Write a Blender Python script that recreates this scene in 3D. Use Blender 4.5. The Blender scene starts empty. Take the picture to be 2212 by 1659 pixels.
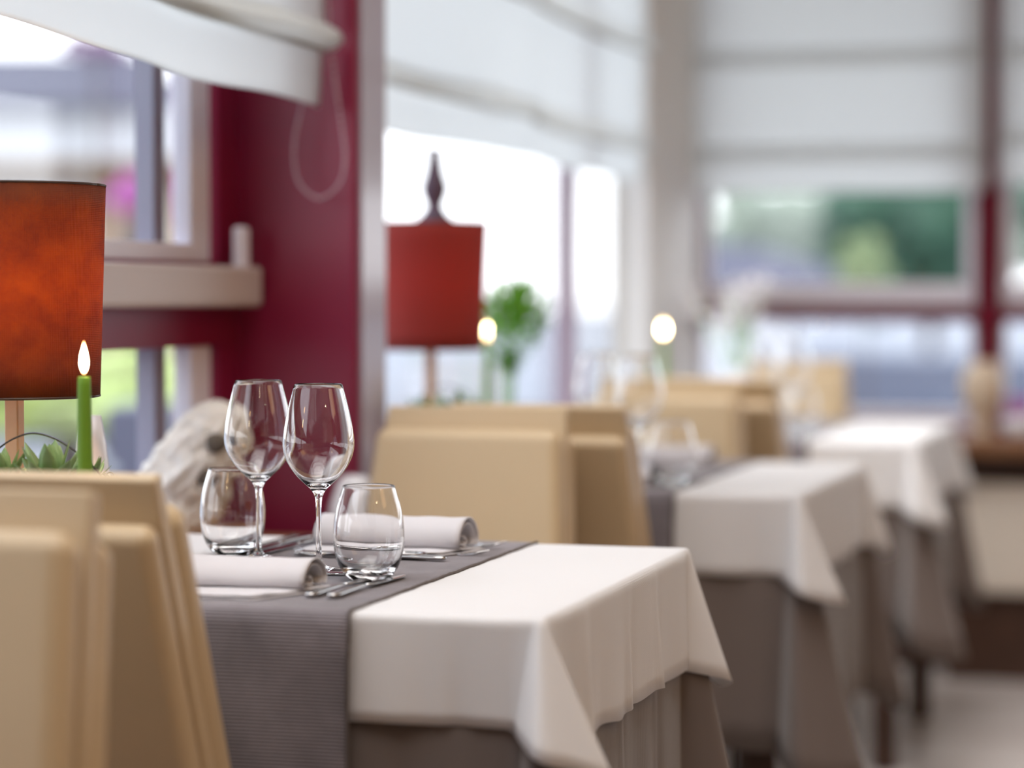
import bpy, bmesh, math, random
from mathutils import Vector, Matrix, noise
random.seed(7)
R = math.radians
S = bpy.context.scene
COL = S.collection

# ---------------------------------------------------------------- camera, world, light, exposure
CAM_Z = 1.076
YAW, PITCH = R(16.0), math.atan((829.5-638)/5223.0)
cam_d = bpy.data.cameras.new('camera')
cam_d.sensor_width = 36; cam_d.lens = 85; cam_d.clip_start = .05; cam_d.clip_end = 300
cam_d.dof.use_dof = True; cam_d.dof.focus_distance = 2.84; cam_d.dof.aperture_fstop = 1.6
cam = bpy.data.objects.new('camera', cam_d); COL.objects.link(cam)
cam.location = (0, 0, CAM_Z); cam.rotation_euler = (R(90)-PITCH, 0, YAW)
S.camera = cam

w = bpy.data.worlds.new('sky'); S.world = w; w.use_nodes = True
nt = w.node_tree; bg = nt.nodes['Background']
tc = nt.nodes.new('ShaderNodeTexCoord'); sp = nt.nodes.new('ShaderNodeSeparateXYZ')
rp = nt.nodes.new('ShaderNodeValToRGB')
nt.links.new(tc.outputs['Generated'], sp.inputs[0]); nt.links.new(sp.outputs['Z'], rp.inputs[0])
rp.color_ramp.elements[0].position = 0.0; rp.color_ramp.elements[0].color = (.93, .96, 1, 1)
rp.color_ramp.elements[1].position = .6; rp.color_ramp.elements[1].color = (.80, .88, 1, 1)
nt.links.new(rp.outputs[0], bg.inputs[0]); bg.inputs[1].default_value = 3.0

S.view_settings.view_transform = 'Standard'; S.view_settings.look = 'None'
S.view_settings.gamma = 1; S.view_settings.use_curve_mapping = False
S.view_settings.exposure = 0.06
S.cycles.use_denoising = True
S.cycles.max_bounces = 12; S.cycles.transmission_bounces = 10; S.cycles.transparent_max_bounces = 16
S.cycles.diffuse_bounces = 4; S.cycles.glossy_bounces = 5
S.cycles.sample_clamp_indirect = 6; S.cycles.caustics_refractive = False; S.cycles.caustics_reflective = False

def area(name, loc, target, size, power, color, size_y=None, spread=180):
    l = bpy.data.lights.new(name, 'AREA'); l.energy = power; l.color = color
    l.size = size; l.spread = R(spread)
    if size_y: l.shape = 'RECTANGLE'; l.size_y = size_y
    o = bpy.data.objects.new(name, l); COL.objects.link(o); o.location = loc
    d = Vector(target)-Vector(loc); o.rotation_euler = d.to_track_quat('-Z', 'Y').to_euler()
    return o
def bulb(name, loc, power, color, rad=.03):
    l = bpy.data.lights.new(name, 'POINT'); l.energy = power; l.color = color; l.shadow_soft_size = rad
    o = bpy.data.objects.new(name, l); COL.objects.link(o); o.location = loc
    return o
# unseen overhead fill added to light tables, chairs and back wall; warm room lamps
area('overhead_fill_light', (-.8, 3.66, 2.66), (-.8, 4.26, 0), 1.2, 27.5, (1, .985, .975), 4.8, 92)
area('overhead_fill_light', (-.6, 5.6, 2.66), (-.2, 6.3, 0), 1.4, 27, (1, .985, .97), 2.4, 80)
area('ceiling_warm_light', (2.4, 2.0, 2.66), (2.2, 2.0, 0), 1.2, 34, (1, .60, .28), 5.0)
for (x, y) in ((.4, 1.2), (1.1, 1.6), (1.6, .5), (.3, .2), (2.0, 1.9), (1.0, 4.2), (1.7, 5.4)):
    bulb('ceiling_spot_light', (x, y, 2.45), 5, (1, .72, .42), .035)

# ---------------------------------------------------------------- materials
MATS = {}
def mat(name, col, rough=.5, metal=0, bump=None, trans=None, sheen=0, spec=.5, coat=0, var=None, emit=None, sub=0):
    m = bpy.data.materials.new(name); m.use_nodes = True
    n = m.node_tree; b = n.nodes['Principled BSDF']; out = n.nodes['Material Output']
    b.inputs['Base Color'].default_value = (*col, 1); b.inputs['Roughness'].default_value = rough
    b.inputs['Metallic'].default_value = metal; b.inputs['Specular IOR Level'].default_value = spec
    b.inputs['Sheen Weight'].default_value = sheen; b.inputs['Coat Weight'].default_value = coat
    tcn = n.nodes.new('ShaderNodeTexCoord')
    if var:      # (scale, amount, second colour)
        tx = n.nodes.new('ShaderNodeTexNoise'); tx.inputs['Scale'].default_value = var[0]; tx.inputs['Detail'].default_value = 4
        n.links.new(tcn.outputs['Object'], tx.inputs['Vector'])
        mx = n.nodes.new('ShaderNodeMix'); mx.data_type = 'RGBA'
        mr = n.nodes.new('ShaderNodeMapRange'); mr.inputs[1].default_value = .35; mr.inputs[2].default_value = .65
        mr.inputs[4].default_value = var[1]
        n.links.new(tx.outputs[0], mr.inputs[0]); n.links.new(mr.outputs[0], mx.inputs[0])
        mx.inputs[6].default_value = (*col, 1); mx.inputs[7].default_value = (*var[2], 1)
        n.links.new(mx.outputs[2], b.inputs['Base Color'])
    if bump:     # (scale, strength)
        tx = n.nodes.new('ShaderNodeTexNoise'); tx.inputs['Scale'].default_value = bump[0]; tx.inputs['Detail'].default_value = 3
        n.links.new(tcn.outputs['Object'], tx.inputs['Vector'])
        bp = n.nodes.new('ShaderNodeBump'); bp.inputs['Strength'].default_value = bump[1]; bp.inputs['Distance'].default_value = .002
        n.links.new(tx.outputs[0], bp.inputs['Height']); n.links.new(bp.outputs[0], b.inputs['Normal'])
    if trans:    # (amount, colour) translucent
        t = n.nodes.new('ShaderNodeBsdfTranslucent'); t.inputs[0].default_value = (*trans[1], 1)
        mx = n.nodes.new('ShaderNodeMixShader'); mx.inputs[0].default_value = trans[0]
        n.links.new(b.outputs[0], mx.inputs[1]); n.links.new(t.outputs[0], mx.inputs[2]); n.links.new(mx.outputs[0], out.inputs[0])
    if emit:
        b.inputs['Emission Color'].default_value = (*emit[0], 1); b.inputs['Emission Strength'].default_value = emit[1]
    MATS[name] = m
    return m
def weave(m, scale, strength, colamt=0.0, dark=(0, 0, 0)):
    """two crossed thread directions as bump on the UV or object coordinates"""
    n = m.node_tree; b = n.nodes['Principled BSDF']; tcn = n.nodes.new('ShaderNodeTexCoord')
    hs = []
    for d in ('X', 'Y', 'Z'):
        wv = n.nodes.new('ShaderNodeTexWave'); wv.bands_direction = d; wv.inputs['Scale'].default_value = scale
        wv.inputs['Distortion'].default_value = .6; wv.inputs['Detail'].default_value = 1
        n.links.new(tcn.outputs['Object'], wv.inputs['Vector']); hs.append(wv)
    a = n.nodes.new('ShaderNodeMath'); n.links.new(hs[0].outputs[1], a.inputs[0]); n.links.new(hs[1].outputs[1], a.inputs[1])
    a2 = n.nodes.new('ShaderNodeMath'); n.links.new(a.outputs[0], a2.inputs[0]); n.links.new(hs[2].outputs[1], a2.inputs[1])
    bp = n.nodes.new('ShaderNodeBump'); bp.inputs['Strength'].default_value = strength; bp.inputs['Distance'].default_value = .0006
    n.links.new(a2.outputs[0], bp.inputs['Height']); n.links.new(bp.outputs[0], b.inputs['Normal'])
    return m
def glass_mat(name, col=(1, 1, 1), ior=1.48):
    m = bpy.data.materials.new(name); m.use_nodes = True
    n = m.node_tree; n.nodes.remove(n.nodes['Principled BSDF'])
    g = n.nodes.new('ShaderNodeBsdfGlass'); g.inputs['Color'].default_value = (*col, 1); g.inputs['Roughness'].default_value = 0; g.inputs['IOR'].default_value = ior
    n.links.new(g.outputs[0], n.nodes['Material Output'].inputs[0]); MATS[name] = m
    return m
def pane_mat(name, tint=(1, 1, 1)):
    m = bpy.data.materials.new(name); m.use_nodes = True
    n = m.node_tree; n.nodes.remove(n.nodes['Principled BSDF'])
    t = n.nodes.new('ShaderNodeBsdfTransparent'); t.inputs[0].default_value = (*tint, 1)
    g = n.nodes.new('ShaderNodeBsdfGlossy'); g.inputs['Roughness'].default_value = .02
    lw = n.nodes.new('ShaderNodeLayerWeight'); pw = n.nodes.new('ShaderNodeMath'); pw.operation = 'POWER'; pw.inputs[1].default_value = 5
    n.links.new(lw.outputs['Facing'], pw.inputs[0])
    f = n.nodes.new('ShaderNodeMath'); f.operation = 'MULTIPLY_ADD'; f.inputs[1].default_value = .9; f.inputs[2].default_value = .03
    n.links.new(pw.outputs[0], f.inputs[0])
    mx = n.nodes.new('ShaderNodeMixShader')
    n.links.new(f.outputs[0], mx.inputs[0]); n.links.new(t.outputs[0], mx.inputs[1]); n.links.new(g.outputs[0], mx.inputs[2])
    n.links.new(mx.outputs[0], n.nodes['Material Output'].inputs[0]); MATS[name] = m
    return m
def emit_mat(name, col, s):
    m = bpy.data.materials.new(name); m.use_nodes = True
    n = m.node_tree; n.nodes.remove(n.nodes['Principled BSDF'])
    e = n.nodes.new('ShaderNodeEmission'); e.inputs[0].default_value = (*col, 1); e.inputs[1].default_value = s
    n.links.new(e.outputs[0], n.nodes['Material Output'].inputs[0]); MATS[name] = m
    return m

M_red = mat('burgundy_paint', (.25, .010, .048), .36, bump=(40, .08), var=(3, .5, (.21, .008, .038)))
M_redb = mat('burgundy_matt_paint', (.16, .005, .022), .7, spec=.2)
M_sash = mat('pale_lilac_sash', (.90, .88, .98), .35)
M_mull = mat('grey_blue_mullion', (.30, .32, .42), .35)
M_rail = mat('grey_beige_metal', (.58, .50, .47), .4)
M_batten = mat('taupe_batten', (.36, .33, .28), .8)
M_blind = mat('white_blind_fabric', (.80, .80, .78), .8, trans=(.72, (.90, .91, .90)), bump=(60, .25))
M_wallp = mat('warm_plaster', (.26, .16, .085), .8, bump=(30, .1))
M_white = mat('white_plaster', (.88, .87, .85), .8, bump=(30, .1))
M_ceil = mat('ceiling_plaster', (.55, .47, .38), .9)
M_cream = mat('cream_paint', (.66, .63, .58), .5)
M_cloth = weave(mat('white_tablecloth', (.80, .785, .79), .85, sheen=.25, trans=(.10, (.8, .8, .8))), 260, .25)
M_under = weave(mat('taupe_undercloth', (.155, .120, .105), .8, sheen=.35), 300, .3)
M_leather = mat('beige_leather', (.57, .43, .265), .42, bump=(260, .12), var=(4, .4, (.53, .395, .24)))
M_wood = mat('brown_wood', (.20, .085, .035), .4, bump=(18, .1), var=(9, .8, (.22, .10, .045)))
M_darkw = mat('dark_wood', (.07, .032, .02), .4, var=(12, .7, (.04, .02, .012)))
M_stem = mat('pale_lamp_wood', (.75, .50, .28), .45, var=(20, .5, (.62, .38, .2)))
M_glass = glass_mat('clear_glass')
M_pane = pane_mat('window_glass')
M_steel = mat('polished_steel', (.55, .53, .52), .14, metal=1)
M_wire = mat('dark_wire', (.07, .065, .065), .35, metal=.8)
M_napkin = weave(mat('grey_linen_napkin', (.68, .65, .67), .85, sheen=.2), 420, .45)
M_hem = mat('dark_hem_stitching', (.12, .095, .085), .9, bump=(700, .9))
M_candle = mat('green_candle_wax', (.20, .36, .035), .45, trans=(.3, (.35, .6, .06)))
M_wick = mat('black_wick', (.01, .01, .01), .9)
M_flame = emit_mat('candle_flame', (1, .80, .42), 48)
def flame_grad(m):
    n = m.node_tree; e = n.nodes['Emission']; tcn = n.nodes.new('ShaderNodeTexCoord'); sx = n.nodes.new('ShaderNodeSeparateXYZ'); n.links.new(tcn.outputs['Generated'], sx.inputs[0])
    c = n.nodes.new('ShaderNodeValToRGB'); n.links.new(sx.outputs['Z'], c.inputs[0]); c.color_ramp.elements[0].color = (1, .30, .08, 1); c.color_ramp.elements[1].color = (1, .38, .10, 1)
    a = c.color_ramp.elements.new(.22); a.color = (1, .80, .45, 1); a = c.color_ramp.elements.new(.7); a.color = (1, .80, .42, 1)
    k = n.nodes.new('ShaderNodeValToRGB'); n.links.new(sx.outputs['Z'], k.inputs[0]); k.color_ramp.elements[0].color = (.015, .015, .015, 1); k.color_ramp.elements[1].color = (.02, .02, .02, 1)
    a = k.color_ramp.elements.new(.18); a.color = (.8, .8, .8, 1); a = k.color_ramp.elements.new(.35); a.color = (1, 1, 1, 1); a = k.color_ramp.elements.new(.72); a.color = (.7, .7, .7, 1)
    mu = n.nodes.new('ShaderNodeMath'); mu.operation = 'MULTIPLY'; mu.inputs[1].default_value = 60; n.links.new(k.outputs[0], mu.inputs[0])
    n.links.new(c.outputs[0], e.inputs[0]); n.links.new(mu.outputs[0], e.inputs[1])
flame_grad(M_flame)
M_succ = mat('succulent_green', (.24, .38, .15), .45, var=(60, .6, (.34, .46, .22)))
M_succ2 = mat('succulent_tip', (.06, .16, .04), .45)
M_leaf = mat('fresh_leaf_green', (.30, .50, .13), .5, trans=(.6, (.50, .78, .22)))
M_ceram = mat('white_ceramic', (.80, .79, .82), .3, coat=.3)
M_grayc = mat('grey_zinc', (.34, .33, .33), .5, metal=.3)
M_gravel = mat('grey_gravel', (.38, .35, .33), .9, bump=(120, 1))
M_shaggy = mat('white_tan_shag', (.82, .80, .77), .9, bump=(60, 1), var=(7, .5, (.70, .58, .44)))
M_knot = mat('dark_knot', (.12, .10, .08), .9)
M_chain = mat('bead_chain_mauve', (.58, .42, .48), .4)
M_radi = mat('cream_radiator', (.78, .71, .63), .5)
M_asph = mat('pale_paving', (.27, .28, .31), .9, var=(1.2, .5, (.23, .24, .28)))
M_lawn = mat('lawn_green', (.34, .46, .14), .9, var=(2, .6, (.46, .55, .22)))
M_hedge = mat('hedge_green', (.42, .54, .16), .9, var=(3, .8, (.58, .66, .30)))
M_tree = mat('tree_dark_green', (.025, .075, .045), .9, var=(2, .8, (.06, .13, .08)))
M_bush = mat('yellow_green_bush', (.22, .28, .13), .9, var=(2, .8, (.28, .34, .18)))
M_pale = mat('pale_green_tree', (.27, .31, .25), .9, var=(2, .8, (.32, .36, .28)))
M_roof = mat('lilac_grey_roof', (.20, .20, .26), .8)
M_hwhite = mat('house_white', (.80, .80, .82), .8)
M_htan = mat('house_tan_boards', (.58, .44, .32), .8, var=(2, .5, (.52, .37, .26)))
M_beam = mat('house_beam_brown', (.36, .23, .12), .8)
M_mag = mat('magenta_flowers', (.50, .10, .42), .8, var=(9, .7, (.60, .25, .55)))
M_dkpot = mat('dark_pot', (.10, .10, .13), .6)
M_car = mat('blue_grey_paint', (.13, .145, .20), .5)
M_umb = mat('purple_grey_canvas', (.13, .09, .13), .8)
M_vase = mat('cream_glass_vase', (.82, .70, .55), .25, trans=(.35, (.9, .75, .55)), coat=.4)

# shade: linen that glows where the bulb inside lights it
M_shade = mat('orange_linen_shade', (.08, .022, .006), .9, trans=(.24, (.85, .30, .006)))
weave(M_shade, 150, .5)
n = M_shade.node_tree; tb_ = [k for k in n.nodes if k.type == 'BSDF_TRANSLUCENT'][0]; tcn = n.nodes.new('ShaderNodeTexCoord'); nz = n.nodes.new('ShaderNodeTexNoise'); nz.inputs['Scale'].default_value = 16; nz.inputs['Detail'].default_value = 9; nz.inputs['Roughness'].default_value = .7
n.links.new(tcn.outputs['Object'], nz.inputs['Vector']); cr = n.nodes.new('ShaderNodeValToRGB'); n.links.new(nz.outputs[0], cr.inputs[0]); n.links.new(cr.outputs[0], tb_.inputs[0])
cr.color_ramp.elements[0].position = .35; cr.color_ramp.elements[0].color = (.62, .15, .002, 1); cr.color_ramp.elements[1].position = .65; cr.color_ramp.elements[1].color = (1, .38, .012, 1)
M_shade2 = mat('red_linen_shade', (.36, .055, .045), .85, trans=(.35, (.75, .12, .06)))
weave(M_shade2, 150, .5)

# ribbed runner
def runner_mat():
    m = bpy.data.materials.new('ribbed_grey_runner'); m.use_nodes = True
    n = m.node_tree; b = n.nodes['Principled BSDF']; b.inputs['Roughness'].default_value = .85; b.inputs['Sheen Weight'].default_value = .4
    uv = n.nodes.new('ShaderNodeUVMap'); uv.uv_map = 'UVMap'
    wv = n.nodes.new('ShaderNodeTexWave'); wv.bands_direction = 'Y'; wv.inputs['Scale'].default_value = 84; wv.inputs['Distortion'].default_value = .5
    wv.inputs['Detail'].default_value = 2; wv.inputs['Detail Scale'].default_value = 3
    n.links.new(uv.outputs[0], wv.inputs[0])
    nz = n.nodes.new('ShaderNodeTexNoise'); nz.inputs['Scale'].default_value = 14; nz.inputs['Detail'].default_value = 5
    n.links.new(uv.outputs[0], nz.inputs['Vector'])
    cr = n.nodes.new('ShaderNodeValToRGB'); e = cr.color_ramp.elements
    e[0].position = .15; e[0].color = (.095, .078, .090, 1); e[1].position = .8; e[1].color = (.30, .265, .29, 1)
    n.links.new(wv.outputs[1], cr.inputs[0])
    mx = n.nodes.new('ShaderNodeMix'); mx.data_type = 'RGBA'; mx.blend_type = 'MULTIPLY'
    mr = n.nodes.new('ShaderNodeMapRange'); mr.inputs[1].default_value = .3; mr.inputs[2].default_value = .7; mr.inputs[3].default_value = .65; mr.inputs[4].default_value = 1.1
    n.links.new(nz.outputs[0], mr.inputs[0]); mx.inputs[0].default_value = 1
    n.links.new(cr.outputs[0], mx.inputs[6]); n.links.new(mr.outputs[0], mx.inputs[7]); n.links.new(mx.outputs[2], b.inputs['Base Color'])
    bp = n.nodes.new('ShaderNodeBump'); bp.inputs['Strength'].default_value = .7; bp.inputs['Distance'].default_value = .0012
    n.links.new(wv.outputs[1], bp.inputs['Height']); n.links.new(bp.outputs[0], b.inputs['Normal'])
    return m
M_runner = runner_mat()
def floor_mat():
    m = mat('worn_floorboards', (.55, .5, .48), .3)
    n = m.node_tree; b = n.nodes['Principled BSDF']; tcn = n.nodes.new('ShaderNodeTexCoord')
    br = n.nodes.new('ShaderNodeTexBrick'); br.inputs['Scale'].default_value = 1; br.inputs['Brick Width'].default_value = 1.6; br.inputs['Row Height'].default_value = .16
    br.inputs['Mortar Size'].default_value = .004; br.inputs['Color1'].default_value = (.60, .55, .53, 1); br.inputs['Color2'].default_value = (.48, .43, .41, 1); br.inputs['Mortar'].default_value = (.06, .045, .04, 1)
    n.links.new(tcn.outputs['Object'], br.inputs[0]); n.links.new(br.outputs[0], b.inputs['Base Color'])
    return m
M_floor = floor_mat()

# ---------------------------------------------------------------- helpers
def link(me, name, m, parent=None, smooth=False, bevel=0, sub=0, solid=0, segs=3):
    o = bpy.data.objects.new(name, me); COL.objects.link(o)
    if m: me.materials.append(m)
    if parent: o.parent = parent
    if smooth is True:
        for p in me.polygons: p.use_smooth = True
    if solid:
        s = o.modifiers.new('solid', 'SOLIDIFY'); s.thickness = solid; s.offset = 0
    if bevel:
        s = o.modifiers.new('bevel', 'BEVEL'); s.width = bevel; s.segments = segs; s.limit_method = 'ANGLE'; s.angle_limit = R(35)
    if sub:
        s = o.modifiers.new('sub', 'SUBSURF'); s.levels = sub; s.render_levels = sub
    return o
def mesh(bm, name):
    bmesh.ops.recalc_face_normals(bm, faces=bm.faces)
    me = bpy.data.meshes.new(name); bm.to_mesh(me); bm.free(); return me
def add_box(bm, x0, x1, y0, y1, z0, z1):
    v = [bm.verts.new(p) for p in ((x0, y0, z0), (x1, y0, z0), (x1, y1, z0), (x0, y1, z0), (x0, y0, z1), (x1, y0, z1), (x1, y1, z1), (x0, y1, z1))]
    for f in ((3, 2, 1, 0), (4, 5, 6, 7), (0, 1, 5, 4), (1, 2, 6, 5), (2, 3, 7, 6), (3, 0, 4, 7)): bm.faces.new([v[i] for i in f])
def box(name, x0, x1, y0, y1, z0, z1, m, parent=None, bevel=0, smooth=False):
    bm = bmesh.new(); add_box(bm, x0, x1, y0, y1, z0, z1)
    return link(mesh(bm, name), name, m, parent, smooth, bevel)
def add_lathe(bm, prof, n=48, cx=0, cy=0, close=True):
    rings = []
    for (r, z) in prof:
        if r < 1e-6: rings.append([bm.verts.new((cx, cy, z))])
        else: rings.append([bm.verts.new((cx+r*math.cos(2*math.pi*i/n), cy+r*math.sin(2*math.pi*i/n), z)) for i in range(n)])
    for a, b in zip(rings, rings[1:]):
        for i in range(n):
            j = (i+1) % n
            if len(a) == 1 and len(b) == 1: continue
            if len(a) == 1: bm.faces.new((a[0], b[j], b[i]))
            elif len(b) == 1: bm.faces.new((a[i], a[j], b[0]))
            else: bm.faces.new((a[i], a[j], b[j], b[i]))
def lathe(name, prof, m, parent=None, n=48, solid=0, smooth=True):
    bm = bmesh.new(); add_lathe(bm, prof, n); return link(mesh(bm, name), name, m, parent, smooth, solid=solid)
def spline(pts, k=8):
    """Catmull-Rom through pts"""
    P = [Vector(p) for p in pts]; out = []
    for i in range(len(P)-1):
        a = P[i-1] if i else P[i]*2-P[i+1]; b = P[i]; c = P[i+1]; d = P[i+2] if i+2 < len(P) else P[i+1]*2-P[i]
        for s in range(k):
            t = s/k
            out.append(.5*((2*b)+(c-a)*t+(2*a-5*b+4*c-d)*t*t+(3*b-a-3*c+d)*t**3))
    out.append(P[-1]); return out
def add_tube(bm, pts, r, n=8):
    P = [Vector(p) for p in pts]; rings = []
    up = Vector((0, 0, 1))
    for i, p in enumerate(P):
        d = (P[min(i+1, len(P)-1)]-P[max(i-1, 0)]).normalized()
        if abs(d.dot(up)) > .95: u = Vector((1, 0, 0))
        else: u = up
        a = d.cross(u).normalized(); b = d.cross(a).normalized()
        if rings:
            la = prev_a - d*prev_a.dot(d)
            if la.length > 1e-4: a = la.normalized(); b = d.cross(a).normalized()
        prev_a = a
        rr = r(i/(len(P)-1)) if callable(r) else r
        rings.append([bm.verts.new(p+(a*math.cos(2*math.pi*k/n)+b*math.sin(2*math.pi*k/n))*rr) for k in range(n)])
    for a, b in zip(rings, rings[1:]):
        for k in range(n): bm.faces.new((a[k], a[(k+1) % n], b[(k+1) % n], b[k]))
    bm.faces.new(rings[0]); bm.faces.new(rings[-1])
def tube(name, pts, r, m, parent=None, n=8):
    bm = bmesh.new(); add_tube(bm, pts, r, n); return link(mesh(bm, name), name, m, parent, True)
def empty(name, loc, rz=0):
    o = bpy.data.objects.new(name, None); COL.objects.link(o); o.location = loc; o.rotation_euler = (0, 0, rz); o.empty_display_size = .05; return o
def tag(o, label=None, cat=None, group=None, kind=None):
    if label: o['label'] = label
    if cat: o['category'] = cat
    if group: o['group'] = group
    if kind: o['kind'] = kind
    return o
def structure(o): o['kind'] = 'structure'; return o
CH = {}
def copy_tree(o, parent=None):
    c = o.copy(); COL.objects.link(c)
    if parent: c.parent = parent
    for ch in list(o.children): copy_tree(ch, c)
    return c
def blob(bm, c, r, seed=0, rough=.25, sc=(1, 1, 1), sub=3, freq=3.0):
    ret = bmesh.ops.create_icosphere(bm, subdivisions=sub, radius=1)
    for v in ret['verts']:
        d = v.co.normalized(); f = 1+rough*noise.noise(d*freq+Vector((seed*7.1, seed*3.3, seed)))
        v.co = Vector(c)+Vector((d.x*r*sc[0]*f, d.y*r*sc[1]*f, d.z*r*sc[2]*f))
cY, sY = math.cos(YAW), math.sin(YAW)
def at(px, py, D):
    """the world point that lies D metres deep along the view at a photo pixel (used to read off distances)"""
    xc = (px-1106)*D/5223; return Vector((xc*cY-D*sY, xc*sY+D*cY, CAM_Z+(638-py)*D/5223))

# ---------------------------------------------------------------- the room
WX, W2, BY = -1.50, -1.50, 7.07         # left wall planes, back wall plane
structure(box('floor', -2.6, 4.2, -2.6, 8.6, -.1, 0, M_floor))
structure(box('ceiling', -2.0, 4.2, -2.6, 8.6, 2.7, 2.8, M_ceil))
structure(box('wall_right', 4.0, 4.2, -2.6, 8.6, 0, 2.7, M_wallp))
structure(box('wall_front', -2.0, 4.2, -2.6, -2.4, 0, 2.7, M_wallp))
# left wall: parapet, header, piers round window 1
bm = bmesh.new()
add_box(bm, WX-.12, WX, -2.4, 3.64, 0, .68); add_box(bm, WX-.12, WX, -2.4, 3.64, 2.35, 2.7)
add_box(bm, WX-.12, WX, -2.4, .95, .68, 2.35)
structure(link(mesh(bm, 'wall_left'), 'wall_left', M_red))
bm = bmesh.new(); add_box(bm, -1.62, -1.303, 3.64, 3.77, 0, 2.7)
structure(link(mesh(bm, 'trim_1'), 'trim_1', M_red, bevel=.006))                       # burgundy pillar
structure(box('pillar_reflection_strip', -1.3025, -1.297, 3.655, 3.772, 0, 2.7, mat('window_reflection_tint', (.40, .32, .38), .25, coat=.3), bevel=.001))  # pale strip paints the window's glancing reflection on the pillar side
# window 1 (left wall)
w1 = structure(box('window_1', WX-.055, WX-.005, 3.560, 3.64, .68, 2.35, M_red))
box('frame', WX-.09, WX-.005, 0.95, 3.56, .997, 1.128, M_red, w1)
box('frame', WX-.09, WX-.005, 0.95, 3.56, .64, .72, M_red, w1)
box('frame', WX-.09, WX-.005, 0.95, 1.02, .72, 2.35, M_red, w1)
box('frame', WX-.09, WX-.01, 2.775, 2.835, .72, .997, M_red, w1)
for (z0, z1) in ((.72, .997), (1.128, 2.35)):
    bm = bmesh.new(); y0, y1, t = 1.02, 3.545, .028
    add_box(bm, WX-.04, WX-.010, 3.465, 3.54, z0, z1)
    add_box(bm, WX-.05, WX-.02, y0, y0+.06, z0, z1)
    add_box(bm, WX-.04, WX-.010, y0+.06, 3.465, z0, z0+t)
    s = link(mesh(bm, 'sash'), 'sash', M_sash, w1, bevel=.003); s['label'] = 'pale lilac inner sash'
    box('glazing_bar', WX-.060, WX-.030, 3.370, 3.412, z0, z1, M_mull, w1)
    box('pane', WX-.028, WX-.024, y0+.06, 3.465, z0+t, z1, M_pane, w1)
rl = box('opener_rail', WX+.001, WX+.045, 1.0, 3.625, 1.058, 1.122, M_rail, w1, bevel=.008)
hb = bmesh.new(); add_box(hb, WX+.02, WX+.04, 3.555, 3.585, 1.10, 1.185)
link(mesh(hb, 'handle'), 'handle', M_sash, w1, bevel=.006)
# second stretch of left wall, windows 2 and 3
bm = bmesh.new()
add_box(bm, W2-.12, W2, 3.77, BY, 0, .70); add_box(bm, W2-.12, W2, 3.77, BY, 2.35, 2.7)
structure(link(mesh(bm, 'wall_left_recess'), 'wall_left_recess', M_white))
for i, (y0, y1) in enumerate(((3.78, 5.82), (5.82, 6.40))):
    wn = structure(box('window_%d' % (i+2), W2-.05, W2-.005, y1-.014, y1+.014, .70, 2.35, mat('flare_faded_burgundy', (.34, .25, .31), .4) if i == 0 else M_cream))  # first mullion: burgundy paled, flare from the bright window put into its colour
    box('frame', W2-.09, W2-.01, y0, y1, .70, .76, M_cream, wn); box('frame', W2-.09, W2-.01, y0, y1, 2.29, 2.35, M_cream, wn)
    box('pane', W2-.05, W2-.046, y0+.03, y1-.03, .76, 2.29, M_pane, wn)
structure(box('trim_2', W2-.02, W2+.05, 6.39, BY, .0, 2.7, M_white, bevel=.01))       # pale corner post
# back wall
bm = bmesh.new()
add_box(bm, W2-.02, 4.0, BY, BY+.14, 0, .663); add_box(bm, W2-.02, 4.0, BY, BY+.14, 2.35, 2.7)
structure(link(mesh(bm, 'wall_back'), 'wall_back', M_white))
XB = [-1.68, -.72, .55, 1.9, 4.0]
def bx_at(px): 
    t = math.tan(math.atan((px-1106)/5223)-YAW); return BY*t
xl, xp0, xp1 = bx_at(1506), bx_at(2110), bx_at(2158)
spans = [(W2+.02, xl, xp0), (xp0, xp1, xp1+1.0), (xp1+1.0, xp1+1.05, 4.0)]
for i, (a, b, c) in enumerate(spans):
    wn = structure(box('window_%d' % (i+4), a, b, BY-.02, BY+.08, .663, 2.35, M_redb))     # post
    box('frame', b, c, BY-.02, BY+.06, 1.0, 1.040, M_redb, wn)                              # transom
    box('frame', b, c, BY-.01, BY+.06, .663, .691, M_red, wn)
    if i == 1:
        pass
    for (z0, z1) in ((.691, 1.0), (1.040, 2.35)):
        bm = bmesh.new(); t = .072 if z0 > 1 else .055; e = .038 if z0 > 1 else .02
        add_box(bm, b, c, BY+.01, BY+.05, z0, z0+t)
        add_box(bm, b, b+e, BY+.01, BY+.05, z0+t, z1); add_box(bm, c-e, c, BY+.01, BY+.05, z0+t, z1)
        s = link(mesh(bm, 'sash'), 'sash', M_sash, wn, bevel=.012); s['label'] = 'pale lilac sash'
        box('pane', b+e, c-e, BY+.028, BY+.032, z0+t, z1, M_pane, wn)
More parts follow.
